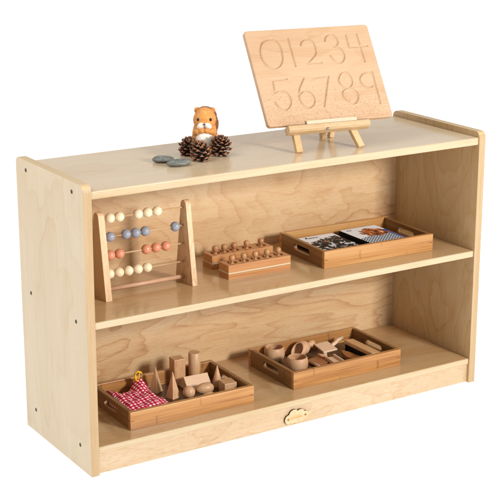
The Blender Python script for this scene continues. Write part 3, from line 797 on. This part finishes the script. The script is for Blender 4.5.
for sd in (1, 0):
    for j in range(nv + 1):
        for i in range(nu + 1):
            u, v = i / nu, j / nv
            edge = min(u, 1 - u, v, 1 - v)
            pil = (1 - (1 - min(1, edge / .22)) ** 2) ** .5 if edge < .22 else 1
            x = BX[0] + (.1050 - .0120 * v) * u; y = BY_[0] + (BY_[1] - BY_[0]) * v
            # the mouth is gathered towards the back right corner
            g = max(0, (v - .62) / .38); gx, gy = .1930, .1900
            w = g * g * .30 * (.15 + .85 * u)
            x += (gx - x) * w; y += (gy - y) * w * .6
            y -= .018 * math.exp(-((u - .36) / .22) ** 2) * g
            h = .0150 * pil + .0060 * math.sin(PI * u) * math.sin(PI * v)
            h += (.0015 * math.sin(20 * u + 7 * v) + .0010 * math.sin(27 * v - 10 * u + 1) + .0007 * math.sin(43 * u + 20 * v)) * pil
            h += .017 * math.exp(-((u - .03) / .20) ** 2) * v * pil + .024 * math.exp(-(((u - .92) / .26) ** 2 + ((v - 1.0) / .22) ** 2)) * (1 if sd else .5)
            z = max(.0012, h) if sd else .0006 + (.020 * math.exp(-(((u - .92) / .2) ** 2 + ((v - 1.0) / .16) ** 2))) * .5
            if sd == 0 and (i in (0, nu) or j in (0, nv)): grid[0, i, j] = grid[1, i, j]; continue
            grid[sd, i, j] = bm.verts.new((x, y, z)); UV[grid[sd, i, j]] = (u * 12.5, v * 18)
for sd in (1, 0):
    for j in range(nv):
        for i in range(nu):
            q = [grid[sd, i, j], grid[sd, i + 1, j], grid[sd, i + 1, j + 1], grid[sd, i, j + 1]]
            f = bm.faces.new(q if sd else q[::-1])
            for lp in f.loops: lp[uvl].uv = UV[lp.vert]
obj('bag_cloth', bm, gingham(), bag, smooth=True)
bm = bmesh.new()                                        # gathered neck and frill
add_lathe(bm, [(.0075, -.008), (.0058, -.003), (.0042, .001), (.0040, .003), (.0050, .0055), (.0056, .0070), (.0040, .0068), (.002, .003)], 20, Matrix.Translation((.1900, .1830, .0262)) @ Matrix.Rotation(R(18), 4, 'Y'), cap=False)
for v in bm.verts: v.co.x += .0008 * math.sin(900 * v.co.y); v.co.y += .0008 * math.sin(800 * v.co.x)
uvl = bm.loops.layers.uv.new('UVMap')
for f in bm.faces:
    for lp in f.loops: lp[uvl].uv = (lp.vert.co.x * 125, (lp.vert.co.y + lp.vert.co.z) * 125)
obj('bag_neck', bm, bpy.data.materials['red_gingham'], bag, smooth=True)
bm = bmesh.new(); c0 = Vector((.1910, .1830, .0290))
add_tube(bm, [c0 + Vector((.0052 * math.cos(t), .0052 * math.sin(t), .0006 * math.sin(2 * t))) for t in np.linspace(0, 2 * PI, 20, endpoint=False)], .0016, 8, True)
add_tube(bm, [c0 + Vector((-.004 + .0015 * math.sin(7 * s), -.004, .002 + .018 * s)) for s in np.linspace(0, .9, 9)], .0015, 8)
add_tube(bm, [c0 + Vector(p) for p in ((-.004, -.004, .000), (-.0065, -.005, .009), (-.0050, -.005, .0165), (.0010, -.005, .0190), (.0070, -.005, .0165), (.0095, -.005, .0125))], .0016, 8)
add_tube(bm, [c0 + Vector(p) for p in ((.0010, -.0055, .001), (.0020, -.0065, .009), (.0035, -.006, .0150), (.0060, -.005, .0170))], .0015, 8)
obj('drawstring', bm, plain('yellow_cord', lin(230, 184, 32), .75), bag, smooth=True)

# ------------------------------------------------------------------ wooden utensils in the right tray
tg = 'wooden utensils in the right tray'
def bowl(label, loc, s, rz):
    bm = bmesh.new()
    out = [(0, 0), (.0120, 0), (.0165, .0020), (.0208, .0085), (.0228, .0165), (.0226, .0240), (.0208, .0310), (.0198, .0326)]
    inn = [(.0180, .0328), (.0186, .0300), (.0200, .0240), (.0196, .0160), (.0165, .0090), (.0100, .0055), (0, .0045)]
    add_lathe(bm, out + inn, 44, cap=False)
    o = obj('wooden_bowl', bm, M['bowl'], smooth=True); o.location = loc; o.scale = (s,) * 3; o.rotation_euler = (0, 0, rz)
    return tag(o, label, 'bowl', 'small wooden bowls')
bowl('small round wooden bowl farther back in the tray', (.5240, .1930, B), .98, .5)
bowl('small round wooden bowl nearest the front left of the tray', (.5300, .1150, B), 1.0, 2.2)
# round scoop lying on its side, open mouth to the left
bm = bmesh.new()
prof_o = [(.0150, 0), (.0158, .012), (.0160, .024), (.0150, .034), (.0115, .0405), (.0062, .0430), (.0052, .0470), (.0066, .0500), (.0080, .0540), (.0078, .0590), (.0055, .0630), (0, .0642)]
prof_i = [(0, .0330), (.0100, .0310), (.0132, .0240), (.0132, .012), (.0128, 0)]
add_lathe(bm, prof_i + prof_o, 40, cap=False)
for v in bm.verts:                                      # mouth cut on a slant
    if v.co.z < .033: v.co.z += max(0, (v.co.x + .016)) * .75 * (1 - v.co.z / .033)
o = obj('wooden_scoop', bm, M['bowl'], smooth=True)
dx = Vector((.070, .021, .0035)).normalized()
zx = Vector((0, 0, 1)) - dx * dx.z; zx.normalize(); zy = dx.cross(zx)
o.matrix_world = Matrix(((zx.x, zy.x, dx.x, .5620), (zx.y, zy.y, dx.y, .1785), (zx.z, zy.z, dx.z, B + .0162), (0, 0, 0, 1))) @ Matrix.Diagonal((.98, .98, 1.1, 1))
tag(o, 'rounded wooden scoop with knob handle behind the front bowl', 'scoop', tg)
# flat pale scoop
t = thing('flat_scoop', 'pale flat wooden scoop with short handle near the tray back', 'scoop', (.6210, .1560, B), R(6), tg)
bm = bmesh.new(); add_prism(bm, [(0, -.006), (.035, -.010), (.038, .026), (.004, .030)], [], .013, .0165, lambda a, b, c: (a, b, c + (a - .02) * .05 + b * .18))
obj('blade', bm, M['toolpale'], t, bevel=.0008)
bm = bmesh.new(); add_tube(bm, [(.034, .009, .0160), (.046, .012, .0185), (.060, .018, .0205), (.078, .024, .0215)], [.0042, .0042, .0046, .0040], 12)
obj('handle', bm, M['toolpale'], t, smooth=True)
bm = bmesh.new(); add_tube(bm, [(.014, .008, 0), (.014, .008, .013)], .0055, 12); obj('foot', bm, M['toolpale'], t, smooth=False)
# small spoon-like scoop with raised sides and notched end
t = thing('small_scoop', 'small pale wooden scoop with raised rims, in the tray middle', 'scoop', (.6240, .1150, B), R(-6), tg)
bm = bmesh.new(); add_prism(bm, [(-.010, -.030), (.010, -.032), (.013, .022), (-.011, .024)], [], .0030, .0060, XY); obj('scoop_floor', bm, M['toolpale'], t, bevel=.0006)
for s in (-1, 1):
    bm = bmesh.new(); add_box(bm, s * .0115 - .0018, s * .0115 + .0018, -.028, .023, .0045, .0115); obj('rim', bm, M['toolpale'], t, bevel=.0008)
bm = bmesh.new(); add_tube(bm, [(-.008, .018, .0085), (-.016, .029, .0105), (-.020, .036, .011)], [.0035, .0032, .003], 10); obj('handle', bm, M['bowl'], t, smooth=True)
# leaf shaped brown dish
bm = bmesh.new(); n = 24; top = []
outl = [(.0125 * math.sin(PI * i / n) ** .8, -.035 + .070 * i / n) for i in range(n + 1)]
L = [(a, b) for a, b in outl] + [(-a, b) for a, b in reversed(outl[1:-1])]
add_prism(bm, L, [], 0, .009, lambda a, b, c: (a, b, c + abs(b) * .10))
put('leaf_dish', bm, M['walnut'], (.6690, .1120, B), 'pointed leaf-shaped brown wooden piece beside the long bar', 'utensil', (0, 0, R(8)), bevel=.0018, group=tg)
# long bar, wooden on top of a black lower half
t = thing('wooden_bar', 'long brown wooden bar with black lower half, near the tray end', 'utensil', (.6925, .1090, B), R(.5), tg)
bm = bmesh.new(); sec = [(-.0118, .0195), (.0118, .0185), (.0118, .0262), (-.0100, .0282), (-.0118, .0270)]
va = [bm.verts.new((a, -.0500, b)) for a, b in sec]; vb = [bm.verts.new((a, .0500, b)) for a, b in sec]
bm.faces.new(va); bm.faces.new(list(reversed(vb)))
for i in range(5): bm.faces.new((va[i], va[(i + 1) % 5], vb[(i + 1) % 5], vb[i]))
obj('bar_top', bm, wood('bar_wood', wl(226, 180, 128, .8), wl(208, 156, 104, .8), wl(158, 106, 62, .8), 'y', fig=.3, figscale=3, bands=5, fib=.5), t, bevel=.0008)
obj('bar_base', box(-.0100, .0108, -.0485, .0485, 0, .0192), M['black'], t, bevel=.0008)
bm = bmesh.new(); add_tube(bm, [(0, -.044, .004), (0, 0, .0046), (0, .036, .0048)], [.0030, .0034, .0030], 12)
put('wooden_stick', bm, M['toolpale'], (.5790, .1070, B), 'thin pale wooden stick right of the front bowl', 'utensil', (0, 0, R(3)), smooth=True, bevel=0, group=tg)
bm = bmesh.new(); add_prism(bm, rrect(-.022, .022, -.020, .020, .012), [], 0, .006, XY)
put('flat_disc', bm, M['walnut'], (.6000, .1330, B), 'flat dark brown wooden plate under the other tools', 'utensil', (0, 0, R(12)), bevel=.001, group=tg)

# ------------------------------------------------------------------ white floor sheet with an added lamp below, and the studio
k = NT('backlit_floor_white'); nt = k.t
tr = k.n('ShaderNodeBsdfTranslucent'); tr.inputs[0].default_value = (.9, .9, .9, 1)
df = k.n('ShaderNodeBsdfDiffuse'); df.inputs[0].default_value = (.9, .9, .9, 1)
mx = k.n('ShaderNodeMixShader'); mx.inputs[0].default_value = .5; k.l(tr.outputs[0], mx.inputs[1]); k.l(df.outputs[0], mx.inputs[2])
k.l(mx.outputs[0], nt.nodes['Material Output'].inputs['Surface'])
bm = bmesh.new(); vs = [bm.verts.new(p) for p in ((-14, -8, -.0006), (20, -8, -.0006), (20, 22, -.0006), (-14, 22, -.0006))]; bm.faces.new(vs)
fl = obj('floor', bm, k.m); fl['kind'] = 'structure'

def area(name, loc, target, size, power, col=(1, 1, 1)):
    l = bpy.data.lights.new(name, 'AREA'); l.shape = 'RECTANGLE'; l.size, l.size_y = size; l.energy = power; l.color = col
    o = bpy.data.objects.new(name, l); C.objects.link(o); o.location = loc
    o.rotation_euler = (Vector(target) - Vector(loc)).to_track_quat('-Z', 'Y').to_euler(); return o
area('added_lamp_below', (3, 7, -.6), (3, 7, 1), (36, 32), 6600)  # unseen lamp added under the translucent sheet to keep the floor white
area('softbox_key', (1.20, -2.45, 1.30), (.47, .14, .25), (.46, .46), 86, (1, .98, .95))
area('added_fill_overhead', (-1.3, .1, 2.3), (.40, .14, .4), (1.4, 1.4), 24)  # added fill that brightens the top board and left panel

w = bpy.data.worlds.new('World'); bpy.context.scene.world = w; w.use_nodes = True
bg = w.node_tree.nodes['Background']; bg.inputs[0].default_value = (1, 1, 1, 1); bg.inputs[1].default_value = .60

# ------------------------------------------------------------------ camera
cam = bpy.data.cameras.new('camera'); co = bpy.data.objects.new('camera', cam); C.objects.link(co)
pitch, yaw = -.2805360326, -.5609102557
fw = Vector((math.sin(-yaw) * math.cos(pitch), math.cos(yaw) * math.cos(pitch), math.sin(pitch)))
rt = fw.cross(Vector((0, 0, 1))).normalized(); u_ = rt.cross(fw)
ro = .00098543; c_, s_ = math.cos(ro), math.sin(ro)
rt, u_ = rt * c_ + u_ * s_, u_ * c_ - rt * s_
co.matrix_world = Matrix(((rt.x, u_.x, -fw.x, -1.0398987), (rt.y, u_.y, -fw.y, -2.1994401), (rt.z, u_.z, -fw.z, 1.1307675), (0, 0, 0, 1)))
cam.sensor_width = 36; cam.lens = 1436.8549 / 500 * 36; cam.clip_end = 200; cam.clip_start = .05
sc = bpy.context.scene; sc.camera = co
sc.view_settings.view_transform = 'Standard'; sc.view_settings.look = 'None'; sc.view_settings.exposure = 0; sc.view_settings.gamma = 1
sc.view_settings.use_curve_mapping = False
sc.cycles.max_bounces = 8; sc.cycles.diffuse_bounces = 5
